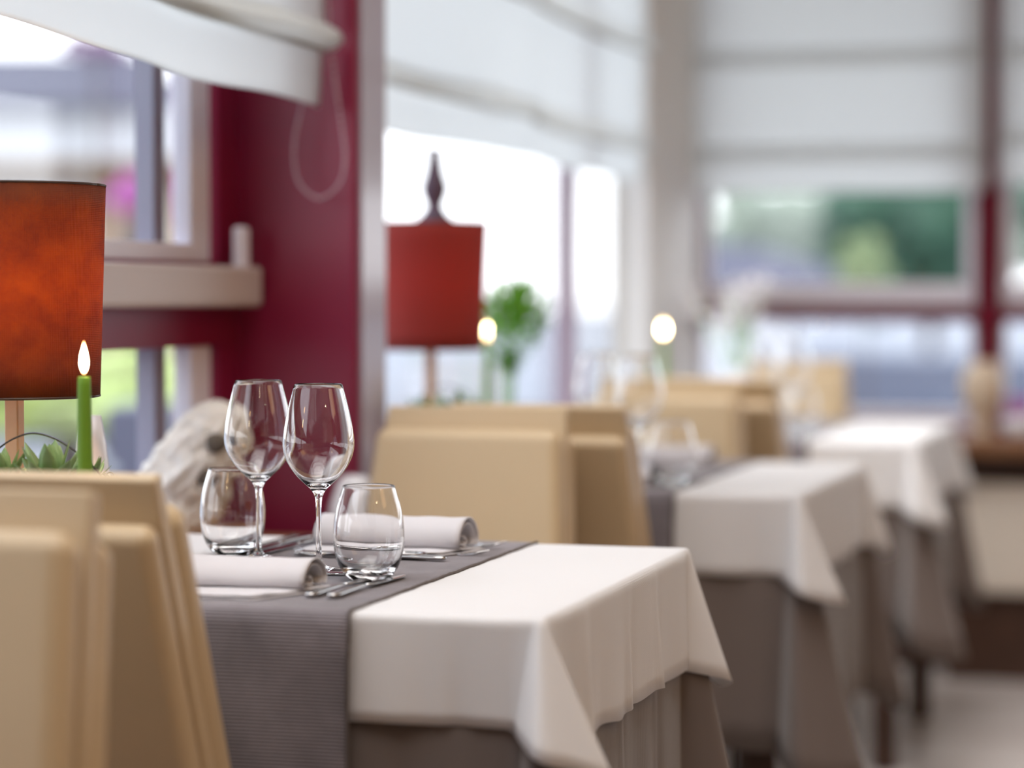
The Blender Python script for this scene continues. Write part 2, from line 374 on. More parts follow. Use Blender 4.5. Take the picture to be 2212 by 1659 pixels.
# ledge, radiator, skirting on the back wall
lx0 = bx_at(1990)+.04
lg = box('window_ledge', lx0, 3.6, BY-.36, BY-.025, .633, .681, M_wood, bevel=.012)
tag(lg, 'orange brown wooden shelf running under the far window above the radiator', 'shelf')
rad = empty('radiator', (lx0+.9, BY-.17, 0))
tag(rad, 'cream ribbed radiator panel under the wooden shelf by the far window', 'radiator')
bm = bmesh.new(); add_box(bm, -.85, 1.3, -.10, .0, .25, .555)
for k in range(58): add_box(bm, -.85+k*.037, -.85+k*.037+.020, -.112, -.10, .27, .535)
link(mesh(bm, 'panel'), 'panel', M_radi, rad)
bm = bmesh.new(); add_box(bm, -.84, 1.28, -.07, -.01, .0, .25); link(mesh(bm, 'under_shadow_block'), 'under_shadow_block', M_darkw, rad)  # dark block standing in for the shadow beneath the radiator
bm = bmesh.new(); add_box(bm, -.85, 1.3, -.08, .0, .555, .632); link(mesh(bm, 'shadow_gap_block'), 'shade_block', M_darkw, rad)  # dark filler painting the shade between shelf and radiator
structure(box('baseboard_back', W2+.05, 4.0, BY-.03, BY, 0, .10, M_darkw))

# wooden bench ledge beside the pillar
pl = empty('plant_stand', (-1.26, 3.40, 0))
tag(pl, 'low brown wooden stand in front of the burgundy pillar', 'stand')
box('top', -.235, -.035, -.26, .12, .68, .705, M_wood, pl, bevel=.004)
for (x, y) in ((-.22, -.24), (-.07, -.24), (-.22, .08), (-.07, .08)): box('leg', x, x+.03, y, y+.03, 0, .68, M_wood, pl)

# ---------------------------------------------------------------- roman blinds
def blind(name, p0, p1, out, zb, folds, ztop, label, group, sag=0.0, tilt=0.0, roll=.03, amp=.006, seed=0, ledge=None):
    """p0->p1: run of the blind (x,y); out: unit vector into the room; folds: heights of pleats"""
    p0, p1, out = Vector((*p0, 0)), Vector((*p1, 0)), Vector((*out, 0))
    n = 60; L = (p1-p0).length
    prof = [(0.0, zb), (.002, zb+.03)]
    last = zb+.03
    for f in folds:
        prof += [(.004, f-.035), (roll*.55, f-.030), (roll, f-.018), (roll*.85, f-.002), (roll*.3, f+.010), (.002, f+.03)]
    prof += [(0, ztop)]
    bm = bmesh.new(); rows = []
    full = spline([(a, b, 0) for a, b in prof], 4)
    for q in full:
        row = []
        for i in range(n+1):
            u = i/n; p = p0.lerp(p1, u)
            wv = amp*noise.noise(Vector((u*L*4, q.y*3, seed)))*2
            dz = -sag*math.sin(math.pi*u)*max(0, 1-(q.y-zb)/.5)+.008*noise.noise(Vector((u*L*2.5, seed, q.y*2)))+tilt*(1-u)**1.5*max(0, 1-(q.y-zb)/.6)
            row.append(bm.verts.new(p+out*(q.x+wv)+Vector((0, 0, q.y+dz))))
        rows.append(row)
    for a, b in zip(rows, rows[1:]):
        for i in range(n): bm.faces.new((a[i], a[i+1], b[i+1], b[i]))
    o = link(mesh(bm, name), name, M_blind, None, True, solid=.0012)
    tag(o, label, 'blind', group)
    for f in folds[:2]:
        bm = bmesh.new(); a, b = p0+out*.004+Vector((0, 0, f-.022)), p1+out*.004+Vector((0, 0, f-.022)); add_tube(bm, [a.lerp(b, q/8)-Vector((0, 0, sag*math.sin(math.pi*q/8)-tilt*(1-q/8)**1.5*max(0, 1-(f-zb)/.6))) for q in range(9)], .0085, 8)
        k = link(mesh(bm, 'batten'), 'batten', M_batten, o, True); k['label'] = 'taupe batten in the fold'
    return o
blind('roman_blind', (-1.345, 1.7), (-1.345, 3.600), (1, 0), 1.372, [1.49, 1.80, 2.1], 2.6, 'white folded fabric blind hanging closest, in front of the near left window', 'white fabric roman blinds', sag=.0, tilt=.055, roll=.034, amp=.010, seed=1)
blind('roman_blind', (W2+.045, 3.79), (W2+.045, 5.25), (1, 0), 1.387, [1.505, 1.76, 2.02], 2.6, 'white fabric blind hanging behind the red lampshade beside the pillar', 'white fabric roman blinds', seed=2, sag=.01)
blind('roman_blind', (W2+.035, 5.252), (W2+.035, 6.385), (1, 0), 1.387, [1.497, 1.76, 2.02], 2.6, 'white fabric blind between the grey mullion and the pale corner post', 'white fabric roman blinds', seed=3, sag=.01)
blind('roman_blind', (bx_at(1500), BY-.05), (bx_at(2130), BY-.05), (0, -1), 1.375, [1.50, 1.777, 2.05], 2.6, 'wide white fabric blind covering the top of the far window', 'white fabric roman blinds', seed=4, sag=.0)
blind('roman_blind', (bx_at(2156), BY-.05), (bx_at(2156)+1.0, BY-.05), (0, -1), 1.396, [1.535, 1.777, 2.05], 2.6, 'white fabric blind on the far window, cut off by the edge of the photo', 'white fabric roman blinds', seed=5)

# bead chain loop on the pillar
pts = [at(668, -160, 3.83), at(664, 60, 3.83), at(655, 215, 3.83), at(640, 290, 3.83), at(637, 350, 3.83), at(650, 400, 3.83), at(690, 429, 3.83), at(732, 400, 3.83), at(746, 345, 3.83), at(738, 265, 3.83), at(722, 150, 3.83), at(712, 40, 3.83), at(705, -160, 3.83)]
path = spline(pts, 14)
bm = bmesh.new(); add_tube(bm, path, .0011, 6)
acc = 0
for a, b in zip(path, path[1:]):
    acc += (b-a).length
    if acc > .0062:
        acc = 0; bmesh.ops.create_icosphere(bm, subdivisions=1, radius=.0029, matrix=Matrix.Translation(b))
tag(link(mesh(bm, 'blind_chain'), 'blind_chain', M_chain, None, True), 'looped white bead chain hanging in front of the burgundy pillar', 'blind cord')

# ---------------------------------------------------------------- tables, cloths, runners
TZ = .75
def cloth_mesh(x0, x1, y0, y1, z, h, seed=0, scale=1.0, amp=.004, gaps=(), creases=(), zmin=None, grow=0.0):
    """h = drops (near, right, far, left). Corner flaps swing out on the diagonal."""
    C = [(x1, y0), (x1, y1), (x0, y1), (x0, y0)]
    E = [(1, 0), (0, 1), (-1, 0), (0, -1)]
    st = []     # (top xy, hem xyz, outward, weight)
    hs = [h[0], h[1], h[2], h[3]]
    g = grow
    for k in range(4):
        c = Vector((*C[k], 0)); e1 = Vector((*E[k], 0)); e2 = Vector((*E[(k+1) % 4], 0)); n1 = Vector((e1.y, -e1.x, 0)); n2 = Vector((e2.y, -e2.x, 0))
        sc = scale if k < 2 else .12; prev = Vector((*C[k-1], 0)); h1, h2 = hs[k], hs[(k+1) % 4]
        L = (c-prev).length; a0, a1 = .075, L-.035
        m = max(4, int((a1-a0)/.008))
        for i in range(m+1):
            s = a0+(a1-a0)*i/m; p = prev+e1*s
            hh = h1+(.004 if k == 0 else .009)*noise.noise(Vector((s*11, seed, k)))
            o = amp*(noise.noise(Vector((s*13, seed+3, k*5)))*1.6+.5*math.sin(s*38+seed+k))+g
            zz = z-hh
            for (s0, kk, am) in creases:
                if kk == k: o += am*math.exp(-((s-s0)/.011)**2)-am*.6*math.exp(-((s-s0-.02)/.014)**2)
            for (ga, gb, kk) in gaps:
                if kk == k and ga < p.x < gb: zz = max(zz, .485); o = g+.004
            st.append((p, p+n1*(o+.004)+Vector((0, 0, zz)), n1))
        hp = [c-e1*.030+n1*g+Vector((0, 0, z-h1-.004)),
              c-e1*.012+n1*(.030*sc+g)+Vector((0, 0, z-h1-.012*sc)),
              c+e1*.012*sc+n1*(.056*sc+g)+Vector((0, 0, z-h1-.022*sc)),
              c+e1*.045*sc+n1*(.034*sc+g)+Vector((0, 0, z-h1-.034*sc)),
              c+e1*(.078*sc+g)+n1*.004+Vector((0, 0, z-(h1+h2)/2-.032*sc)),
              c+e1*(.040*sc+g)+e2*.018+Vector((0, 0, z-h2-.018*sc)),
              c+n2*(.006+g)+e2*.065+Vector((0, 0, z-h2-.003))]
        tops = [c-e1*.012, c-e1*.008, c-e1*.004+n1*.0005, c-e1*.001+n1*.0005, c+n2*.001+e2*.002, c+e2*.009, c+e2*.03]
        hq = spline(hp, 4); tq = spline(tops, 4)
        for a, b in zip(tq, hq): st.append((a, b, (n1+n2).normalized()*.6))
    bm = bmesh.new(); N = len(st); rows = []
    r = .005
    ts = [0, .02, .05, .10, .18, .28, .4, .52, .64, .76, .88, 1]
    inner = [bm.verts.new((p.x+(( x0+x1)/2-p.x)*.06, p.y+((y0+y1)/2-p.y)*.06, z)) for p, q, o in st]
    cen = bm.verts.new(((x0+x1)/2, (y0+y1)/2, z))
    rows.append(inner)
    for ti, t in enumerate(ts):
        row = []
        for (p, q, o) in st:
            zz = z+(q.z-z)*t
            if ti == 0: v = Vector((p.x-o.x*r*.6, p.y-o.y*r*.6, z))
            elif ti == 1: v = Vector((p.x+(q.x-p.x)*t+o.x*r*.3, p.y+(q.y-p.y)*t+o.y*r*.3, z-.0015))
            else:
                f = t**1.05
                v = Vector((p.x+(q.x-p.x)*f+o.x*r*(.5+.4*(1-t)), p.y+(q.y-p.y)*f+o.y*r*(.5+.4*(1-t)), zz-.0))
            row.append(bm.verts.new(v))
        rows.append(row)
    for a, b in zip(rows, rows[1:]):
        for i in range(N):
            j = (i+1) % N; bm.faces.new((a[i], a[j], b[j], b[i]))
    for i in range(N): bm.faces.new((cen, inner[(i+1) % N], inner[i]))
    for f in bm.faces: f.smooth = not all(v in inner or v is cen or abs(v.co.z-z) < 1e-6 for v in f.verts)
    me = mesh(bm, 'cloth')
    return me

def runner(x0, x1, y0, y1, z, dn, df, label, seed=0, gap=.0):
    root = empty('table_runner', ((x0+x1)/2, y0, z)); ox, oy, oz = (x0+x1)/2, y0, z
    path = [(y0-.020, z-dn), (y0-.016, z-dn*.6), (y0-.0145, z-dn*.3), (y0-.0135, z-.05), (y0-.0125, z-.015), (y0-.009, z-.003), (y0-.002, z+.0012), (y0+.02, z+.0012)]
    k = 24
    path += [(y0+.02+(y1-y0-.04)*i/k, z+.0012) for i in range(1, k)]
    path += [(y1-.02, z+.0012), (y1+.002, z+.0012), (y1+.009, z-.003), (y1+.0125, z-.015), (y1+.014, z-.05), (y1+.016, z-df)]
    bm = bmesh.new(); uvl = bm.loops.layers.uv.new('UVMap'); n = 30; rows = []; s = 0; ss = []
    for i, (y, zz) in enumerate(path):
        if i: s += math.hypot(y-path[i-1][0], zz-path[i-1][1])
        ss.append(s); row = []
        for j in range(n+1):
            u = j/n; x = x0+(x1-x0)*u
            d = 0
            if zz < z-.03: d = .004*noise.noise(Vector((u*5, zz*9, seed)))*min(1, (z-zz)*6)
            if i > 8 and i < len(path)-5: d = 0
            row.append(bm.verts.new((x-ox+.0015*noise.noise(Vector((s*20, seed, u))), y-d-oy, zz-oz)))
        rows.append(row)
    for i in range(len(rows)-1):
        for j in range(n):
            f = bm.faces.new((rows[i][j], rows[i][j+1], rows[i+1][j+1], rows[i+1][j]))
            for lp, (aa, bb) in zip(f.loops, ((j, i), (j+1, i), (j+1, i+1), (j, i+1))): lp[uvl].uv = ((x1-x0)*aa/n, ss[bb])
    me = bpy.data.meshes.new('runner'); bm.to_mesh(me); bm.free()
    link(me, 'fabric', M_runner, root, True, solid=.0016)
    for xx in (x0, x1):
        pp = [(xx-ox+.0008*math.sin(q*90), path[q][0]-oy-(.0 if path[q][1] > z-.03 else .001), path[q][1]-oz+(.0008 if path[q][1] > z-.01 else 0)) for q in range(len(path))]
        fine = spline(pp, 6)
        rr = random.Random(seed+int(xx*100))
        bm = bmesh.new(); add_tube(bm, fine, lambda t: .0015+.0006*rr.random(), 6)
        h = link(mesh(bm, 'hem'), 'hem', M_hem, root, True); h['label'] = 'dark stitched hem'
    tag(root, label, 'table runner', 'grey ribbed table runners')
    return root

TABLES = [(-1.47, -.640, 2.340, 3.050), (-1.45, -.635, 3.915, 4.68), (-1.45, -.62, 5.41, 6.25)]
tl = ['dining table under white cloth nearest the camera, set with four clear glasses', 'middle dining table in the row, behind the pair of back to back chairs', 'farthest dining table in the row, near the radiator']
cl = ['crisp white tablecloth on the nearest table, its corner flap hanging out in sharp view', 'white tablecloth on the middle table of the row, blurred', 'white tablecloth on the farthest table, beside the radiator']
ul = ['taupe undercloth showing below the white cloth of the nearest table', 'long taupe undercloth hanging below the white cloth of the middle table', 'taupe undercloth below the white cloth of the farthest table']
rlb = ['grey brown ribbed runner across the nearest table, under the glasses and napkins', 'dark grey runner hanging over the edge of the middle table', 'dark grey runner lying across the farthest table']
drops = [(.112, .150, .13, .02), (.135, .15, .13, .02), (.15, .16, .14, .02)]
for i, (x0, x1, y0, y1) in enumerate(TABLES):
    t = empty('dining_table', ((x0+x1)/2, (y0+y1)/2, 0)); hw, hd = (x1-x0)/2, (y1-y0)/2
    box('tabletop', -hw+.006, hw-.010, -hd+.010, hd-.010, .70, TZ-.008, M_wood, t, bevel=.004)
    box('apron', -hw+.07, hw-.07, -hd+.07, hd-.07, .63, .70, M_wood, t)
    for sx in (-1, 1):
        for sy in (-1, 1): box('leg', sx*(hw-.07)-.025, sx*(hw-.07)+.025, sy*(hd-.07)-.025, sy*(hd-.07)+.025, 0, .70, M_darkw, t, bevel=.003)
    tag(t, tl[i], 'table', 'dining tables in a row along the windows')
    cw = (-1.32, -.80)
    me = cloth_mesh(x0, x1-.006, y0+.006, y1-.006, TZ-.004, (.36 if i == 0 else .42, .37 if i == 0 else .43, .36, .012), seed=i*3+2, scale=1.55, amp=.008, gaps=((cw[0], cw[1], 0), (-1.30, -.82, 2)), creases=((.12, 1, .007), (.33, 1, .007), (.52, 1, .007)), grow=.002)
    tag(link(me, 'undercloth', M_under, None, 2, solid=.001), ul[i], 'tablecloth', 'taupe underclothes')
    me = cloth_mesh(x0, x1, y0, y1, TZ, drops[i], seed=i*5+1, amp=.0050, creases=((.725, 0, .003), (.16, 1, .008), (.36, 1, .008), (.50, 1, .009)))
    tag(link(me, 'tablecloth', M_cloth, None, 2, solid=.001), cl[i], 'tablecloth', 'white tablecloths')
    rx = (-1.18, -.842) if i != 2 else (-1.16, -.86)
    runner(rx[0], rx[1], y0, y1, TZ, .42 if i == 0 else .36, .22, rlb[i], seed=i)

# ---------------------------------------------------------------- chairs
def slab(wt, wb, z0, z1, t, y0=0, n=1):
    """tapered upright panel, width wt at the top, wb at the bottom"""
    bm = bmesh.new()
    v = [bm.verts.new(p) for p in ((-wb/2, y0, z0), (wb/2, y0, z0), (wb/2, y0+t, z0), (-wb/2, y0+t, z0), (-wt/2, y0, z1), (wt/2, y0, z1), (wt/2, y0+t, z1), (-wt/2, y0+t, z1))]
    for f in ((3, 2, 1, 0), (4, 5, 6, 7), (0, 1, 5, 4), (1, 2, 6, 5), (2, 3, 7, 6), (3, 0, 4, 7)): bm.faces.new([v[i] for i in f])
    return bm
LEAN = R(14)
def make_chair():
    root = empty('dining_chair', (0, 0, 0))
    B = Matrix.Translation((0, -.195, .46)) @ Matrix.Rotation(LEAN, 4, 'X')
    # local z along the backrest, 0 at the seat
    H = .4415/math.cos(LEAN)
    def put(bm, name, bev, m=M_leather, segs=6):
        bm.transform(B); return link(mesh(bm, name), name, m, root, False, bev, segs=segs)
    tp = .075*2
    put(slab(.288, .288+tp*(H+.03), -.03, H, .022, -.011), 'back_panel', .004)
    Hp = H-.041
    for nm, y, th, bv in (('front_pad', .012, .046, .022), ('rear_pad', -.047, .036, .016)):
        o = put(slab(.290+tp*.04, .290+tp*H, .0, Hp, th, y), nm, bv)
        for p in o.data.polygons: p.use_smooth = True
        o.modifiers['bevel'].harden_normals = True
    s = box('seat', -.195, .195, -.185, .175, .41, .475, M_leather, root, bevel=.018)
    for sx in (-1, 1):
        for sy in (-1, 1):
            bm = bmesh.new(); x, y = sx*.165, sy*.15
            add_tube(bm, [(x, y, .415), (x*1.04, y*1.06, 0)], lambda t: .021-.006*t, 4)
            link(mesh(bm, 'leg'), 'leg', M_darkw, root)
    return root
proto = make_chair()
TOPY = .195+.4415*math.tan(LEAN)
chairs = [  # x centre, y of the top edge, faces +y?, label
    (-.93-.157, 3.60, False, 'beige leather chair facing the camera at the far side of the nearest table'),
    (-1.02, 3.705, True, 'beige leather chair back to back behind the light chair, tucked at the middle table'),
    (-1.115, 2.145, True, 'dark toned chair back right of the nearest blurred chair, tucked at the set table'),
    (-1.088, 1.955, False, 'heavily blurred light beige chair in the bottom left corner, nearest the camera'),
    (-1.055, 4.87, False, 'beige chair facing the camera at the far side of the middle table'),
    (-1.0, 4.97, True, 'brown shaded chair back just behind the light chair of the middle table'),
    (-1.07, 6.50, False, 'pale beige chair at the far side of the farthest table'),
]
for i, (x, y, fwd, lab) in enumerate(chairs):
    c = proto if i == 0 else copy_tree(proto)
    if fwd: c.location = (x, y+TOPY, 0); c.rotation_euler = (0, 0, 0)
    else: c.location = (x, y-TOPY, 0); c.rotation_euler = (0, 0, math.pi)
    tag(c, lab, 'chair', 'beige leather dining chairs')

# ---------------------------------------------------------------- glasses
def make_wine():
    root = empty('wine_glass', (0, 0, 0))
    K = 1.05
    outer = [(0, 0), (.0345, 0), (.0362, .0008), (.0362, .0016), (.026, .0030), (.013, .0052), (.006, .0088), (.0040, .014), (.0034, .025), (.0031, .05), (.0032, .072), (.0040, .084), (.0058, .091), (.0100, .0975), (.0165, .104), (.0245, .112), (.0325, .1235), (.0380, .136), (.0400, .148), (.0394, .160), (.0370, .176), (.0335, .193), (.0298, .208), (.0270, .2195)]
    inner = [(.0264, .2200), (.0258, .2193), (.0286, .208), (.0323, .193), (.0358, .176), (.0382, .160), (.0388, .148), (.0368, .1365), (.0312, .1245), (.023, .1135), (.0145, .1060), (.0065, .1015), (0, .1003)]
    pr = [tuple(p)[:2] for p in spline([(a, b, 0) for a, b in outer], 2)]
    pi = [tuple(p)[:2] for p in spline([(a, b, 0) for a, b in inner], 2)]
    pr = [(max(a, 0), b) for a, b in pr]; pi = [(max(a, 0), b) for a, b in pi]
    pr[0] = (0, 0); pr = [(a*(K if b > .1 else 1), b) for a, b in pr]; pi = [(a*K, b) for a, b in pi]
    lathe('glass', pr+pi, M_glass, root, 72)
    return root
def make_tumbler():
    root = empty('water_tumbler', (0, 0, 0))
    outer = [(0, .0005), (.016, .0004), (.0215, .002), (.0275, .0075), (.0335, .0185), (.0375, .033), (.0388, .050), (.0380, .066), (.0352, .083), (.0308, .099), (.0284, .1075)]
    inner = [(.0278, .1082), (.0271, .1075), (.0296, .099), (.0340, .083), (.0368, .066), (.0376, .050), (.0362, .034), (.0318, .0210), (.024, .0125), (.013, .0095), (0, .009)]
    pr = [(max(p.x, 0)*1.045, p.y) for p in spline([(a, b, 0) for a, b in outer], 3)]
    pi = [(max(p.x, 0)*1.045, p.y) for p in spline([(a, b, 0) for a, b in inner], 3)]
    lathe('glass', pr+pi, M_glass, root, 72)
    return root
wg, tb = make_wine(), make_tumbler()
RZ = TZ+.0022
wines = [(-1.112, 2.753, 'left of the two clear wine glasses on the nearest table'), (-.9975, 2.656, 'right of the two clear wine glasses on the nearest table, in sharp focus'),
         (-1.045, 4.20, 'blurred wine glass on the middle table, farther from the runner edge'), (-.945, 4.10, 'blurred wine glass on the middle table, closer to the runner edge'),
         (-1.02, 5.72, 'blurred wine glass on the farthest table, farther from the runner edge'), (-.93, 5.63, 'blurred wine glass on the farthest table, closer to the runner edge')]
for i, (x, y, lab) in enumerate(wines):
    o = wg if i == 0 else copy_tree(wg)
    o.location = (x, y, RZ); tag(o, lab, 'wine glass', 'clear wine glasses')
tumbs = [(-.912, 2.590, 'stemless clear tumbler at the right of the wine glasses, nearest table'), (-1.166, 2.800, 'stemless clear tumbler at the left of the wine glasses, nearest table'),
         (-.872, 4.03, 'blurred water tumbler glinting by the runner edge of the middle table'), (-1.10, 4.25, 'blurred water tumbler farther in on the middle table'),
         (-.90, 5.55, 'blurred water tumbler on the farthest table')]
for i, (x, y, lab) in enumerate(tumbs):
    o = tb if i == 0 else copy_tree(tb)
    o.location = (x, y, RZ); tag(o, lab, 'water glass', 'clear water tumblers')

# ---------------------------------------------------------------- napkins
def make_napkin(w=.20):
    root = empty('folded_napkin', (0, 0, 0))
    n = 26
    def sheet(prof, xr, name, sd):
        bm = bmesh.new(); rows = []
        P = spline([(a, b, 0) for a, b in prof], 5)
        for k, p in enumerate(P):
            u = k/(len(P)-1); row = []
            for j in range(n+1):
                t = j/n; x = xr(u)[0]+(xr(u)[1]-xr(u)[0])*t
                row.append(bm.verts.new((x, p.x+.0012*noise.noise(Vector((x*30, u*3, sd))), max(.0008, p.y+.0015*noise.noise(Vector((x*25, u*4, sd+5)))))))
            rows.append(row)
        for a, b in zip(rows, rows[1:]):
            for j in range(n): bm.faces.new((a[j], a[j+1], b[j+1], b[j]))
        return link(mesh(bm, name), name, M_napkin, root, True, solid=.0013)
    sheet([(-.055, .0012), (-.02, .0014), (.02, .0014), (.07, .0014)], lambda u: (-w/2, w/2-.035+.045*min(1, u*1.3)), 'base_layer', 1)
    sheet([(-.052, .0040), (-.02, .0042), (.02, .0042), (.068, .0042)], lambda u: (-w/2, w/2-.040+.045*min(1, u*1.3)), 'base_layer', 2)
    sheet([(.066, .006), (.072, .014), (.064, .026), (.046, .0345), (.026, .0335), (.010, .025), (.004, .014), (.010, .0065), (.026, .006), (.036, .012), (.030, .018)],
          lambda u: (-w/2+.0, w/2-.004*u), 'rolled_flap', 3)
    sheet([(.060, .007), (.065, .014), (.058, .0235), (.045, .0300), (.028, .0290), (.014, .022), (.0095, .0145), (.015, .0095), (.030, .009)],
          lambda u: (-w/2+.004, w/2-.003), 'rolled_flap', 4)
    return root
nk = make_napkin()
naps = [(-1.032, 2.437, 0, 1, 'rolled grey napkin at the near edge of the nearest table'),
        (-.990, 2.872, R(-3), 1.22, 'rolled grey napkin at the far side of the nearest table, forks at its end'),
        (-1.00, 3.99, 0, 1, 'blurred napkin at the near side of the middle table'), (-1.00, 4.50, 0, 1, 'blurred napkin at the far side of the middle table')]
for i, (x, y, rz, s, lab) in enumerate(naps):
    o = nk if i == 0 else copy_tree(nk)
    o.location = (x, y, RZ); o.rotation_euler = (0, 0, rz); o.scale = (1, 1, s); tag(o, lab, 'napkin', 'folded linen napkins')

# ---------------------------------------------------------------- cutlery (along local +y, handle end at y = 0)
def ribbon(secs, th):
    """secs: (y, half width, z) -> closed thin solid, softly rounded"""
    bm = bmesh.new(); rows = []
    for (y, hw, z, t) in secs:
        rows.append([bm.verts.new(p) for p in ((-hw, y, z), (-hw*.6, y, z+t/2), (hw*.6, y, z+t/2), (hw, y, z), (hw*.6, y, z-t/2), (-hw*.6, y, z-t/2))])
    for a, b in zip(rows, rows[1:]):
        for k in range(6): bm.faces.new((a[k], a[(k+1) % 6], b[(k+1) % 6], b[k]))
    bm.faces.new(rows[0]); bm.faces.new(rows[-1]); return bm
def handle(L=.10):
    return ribbon([(0, .004, .004, .004), (.004, .0085, .0042, .006), (.015, .0095, .0045, .0065), (.045, .0070, .0048, .006), (.08, .0045, .0045, .005), (L, .004, .0045, .004)], 0)
def make_knife():
    r = empty('table_knife', (0, 0, 0)); link(mesh(handle(), 'handle'), 'handle', M_steel, r, True, sub=1)
    bm = ribbon([(.10, .004, .0045, .004), (.112, .0075, .004, .0022), (.16, .0095, .0035, .0018), (.195, .0085, .003, .0014), (.212, .004, .003, .001), (.216, .001, .003, .0008)], 0)
    link(mesh(bm, 'blade'), 'blade', M_steel, r, False, sub=1); return r
def make_fork():
    r = empty('table_fork', (0, 0, 0)); link(mesh(handle(), 'handle'), 'handle', M_steel, r, True, sub=1)
    bm = ribbon([(.10, .004, .0045, .003), (.125, .004, .007, .003), (.137, .011, .0075, .0022), (.150, .0125, .006, .002), (.158, .0125, .005, .002)], 0)
    link(mesh(bm, 'neck'), 'neck', M_steel, r, True, sub=1)
    for k in range(4):
        x = -.0104+.0069*k
        tube('tine', [(x, .156, .005), (x, .172, .0035), (x*.97, .188, .0055), (x*.94, .200, .010)], lambda t: .0017*(1-.55*t), M_steel, r, 6)
    return r
def make_spoon():
    r = empty('dessert_spoon', (0, 0, 0)); link(mesh(handle(), 'handle'), 'handle', M_steel, r, True, sub=1)
    bm = bmesh.new(); n = 20; rings = []
    for k, (f, dz) in enumerate(((1, 0), (.8, -.0035), (.5, -.0060), (.2, -.0070))):
        rings.append([bm.verts.new((.0175*f*math.cos(2*math.pi*i/n), .142+.030*f*math.sin(2*math.pi*i/n), .0085+dz)) for i in range(n)])
    for a, b in zip(rings, rings[1:]):
        for i in range(n): bm.faces.new((a[i], a[(i+1) % n], b[(i+1) % n], b[i]))
    bm.faces.new(rings[-1]); link(mesh(bm, 'bowl'), 'bowl', M_steel, r, True, solid=.0012, sub=1)
    tube('neck', [(0, .098, .0048), (0, .108, .0065), (0, .115, .0085)], .0022, M_steel, r); return r
kn, fk, spn = make_knife(), make_fork(), make_spoon()
def place(proto, used, x, y, rz, tilt, lab, cat, group, z=RZ):
    o = copy_tree(proto) if used else proto
    o.location = (x, y, z); o.rotation_euler = (tilt, 0, rz); tag(o, lab, cat, group); return o
place(kn, 0, -.918, 2.412, R(-3), 0, 'steel knife beside the near napkin, handle end closest to the napkin', 'knife', 'steel table knives')
place(kn, 1, -.893, 2.412, R(-3), 0, 'steel knife nearest the runner edge at the near napkin', 'knife', 'steel table knives')
place(kn, 1, -1.115, 3.01, R(176), 0, 'steel knife lying left of the far napkin, nearer to the napkin', 'knife', 'steel table knives')
place(kn, 1, -1.142, 3.01, R(177), 0, 'steel knife lying left of the far napkin, behind the left tumbler', 'knife', 'steel table knives')
place(fk, 0, -1.050, 2.925, R(-106), R(-1), 'steel fork with curved tines at the right end of the far napkin', 'fork', 'steel table forks')
place(fk, 1, -1.056, 2.965, R(-94), 0, 'steel fork closest to the runner edge by the far napkin', 'fork', 'steel table forks')
place(spn, 0, -1.085, 2.805, R(-88), 0, 'steel dessert spoon lying between the glasses and the far napkin', 'spoon', 'steel dessert spoons')
place(fk, 1, -.885, 2.815-.018, R(88), 0, 'steel dessert fork lying crosswise behind the right tumbler', 'fork', 'steel table forks')
place(kn, 1, -1.13, 2.60, R(-82), 0, 'steel butter knife lying crosswise behind the near napkin roll', 'knife', 'steel table knives')

# ---------------------------------------------------------------- lamps
def make_lamp(loc, zb, zt, r0, r1, m, label, power):
    root = empty('table_lamp', loc); z = loc[2]
    bm = bmesh.new(); n = 72; rows = []
    for k in range(9):
        t = k/8; r = r0+(r1-r0)*t
        rows.append([bm.verts.new((r*math.cos(2*math.pi*i/n), r*math.sin(2*math.pi*i/n), zb-z+(zt-zb)*t)) for i in range(n)])
    for a, b in zip(rows, rows[1:]):
        for i in range(n): bm.faces.new((a[i], a[(i+1) % n], b[(i+1) % n], b[i]))
    link(mesh(bm, 'lamp_shade'), 'lamp_shade', m, root, True, solid=.0018)
    for rr, zz in ((r0, zb-z), (r1, zt-z)):
        tube('shade_ring', [(rr*math.cos(2*math.pi*i/48), rr*math.sin(2*math.pi*i/48), zz) for i in range(49)], .0017, M_darkw, root)
    box('stem', -.0088, .0088, -.0088, .0088, .02, zb-z+.10, M_stem, root, bevel=.002)
    lathe('base', [(0, 0), (.062, 0), (.064, .004), (.064, .018), (.06, .022), (0, .022)], M_stem, root)
    bm = bmesh.new()
    for a in (0, 60, 120):
        c, s = math.cos(R(a)), math.sin(R(a)); add_tube(bm, [(-r1*c, -r1*s, zt-z-.02), (r1*c, r1*s, zt-z-.02)], .0012, 6)
    link(mesh(bm, 'spider'), 'spider', M_wire, root)
    bm = bmesh.new(); bmesh.ops.create_uvsphere(bm, u_segments=20, v_segments=12, radius=.028, matrix=Matrix.Translation((0, 0, zb-z+.13)))
    link(mesh(bm, 'bulb'), 'bulb', emit_mat('bulb_glow', (1, .62, .3), power), root, True)
    tag(root, label, 'lamp', 'table lamps with drum shades')
    return root
lp = at(30, 1200, 2.87)
make_lamp((lp.x, lp.y, TZ+.001), .957, 1.206, .100, .108, M_shade, 'table lamp with glowing burnt orange drum shade, partly outside the photo', 95)
lp = at(930, 1000, 4.41)
make_lamp((lp.x, lp.y, TZ+.001), .978, 1.208, .094, .104, M_shade2, 'blurred table lamp with red drum shade on the middle table', 12)
lp2 = bpy.data.objects[[o.name for o in COL.objects if o.name.startswith('table_lamp')][-1]]
zf = lambda y: CAM_Z+(638-y)*4.38/5223-TZ
o = lathe('finial', [(0, zf(318)), (.010, zf(322)), (.012, zf(350)), (.016, zf(375)), (.024, zf(405)), (.021, zf(425)), (.014, zf(445)), (.022, zf(462)), (.040, zf(480)), (.042, zf(486)), (0, zf(487))], M_umb, lp2, 24); o.location = (.008, 0, 0); o['label'] = 'dark turned spindle above the shade'

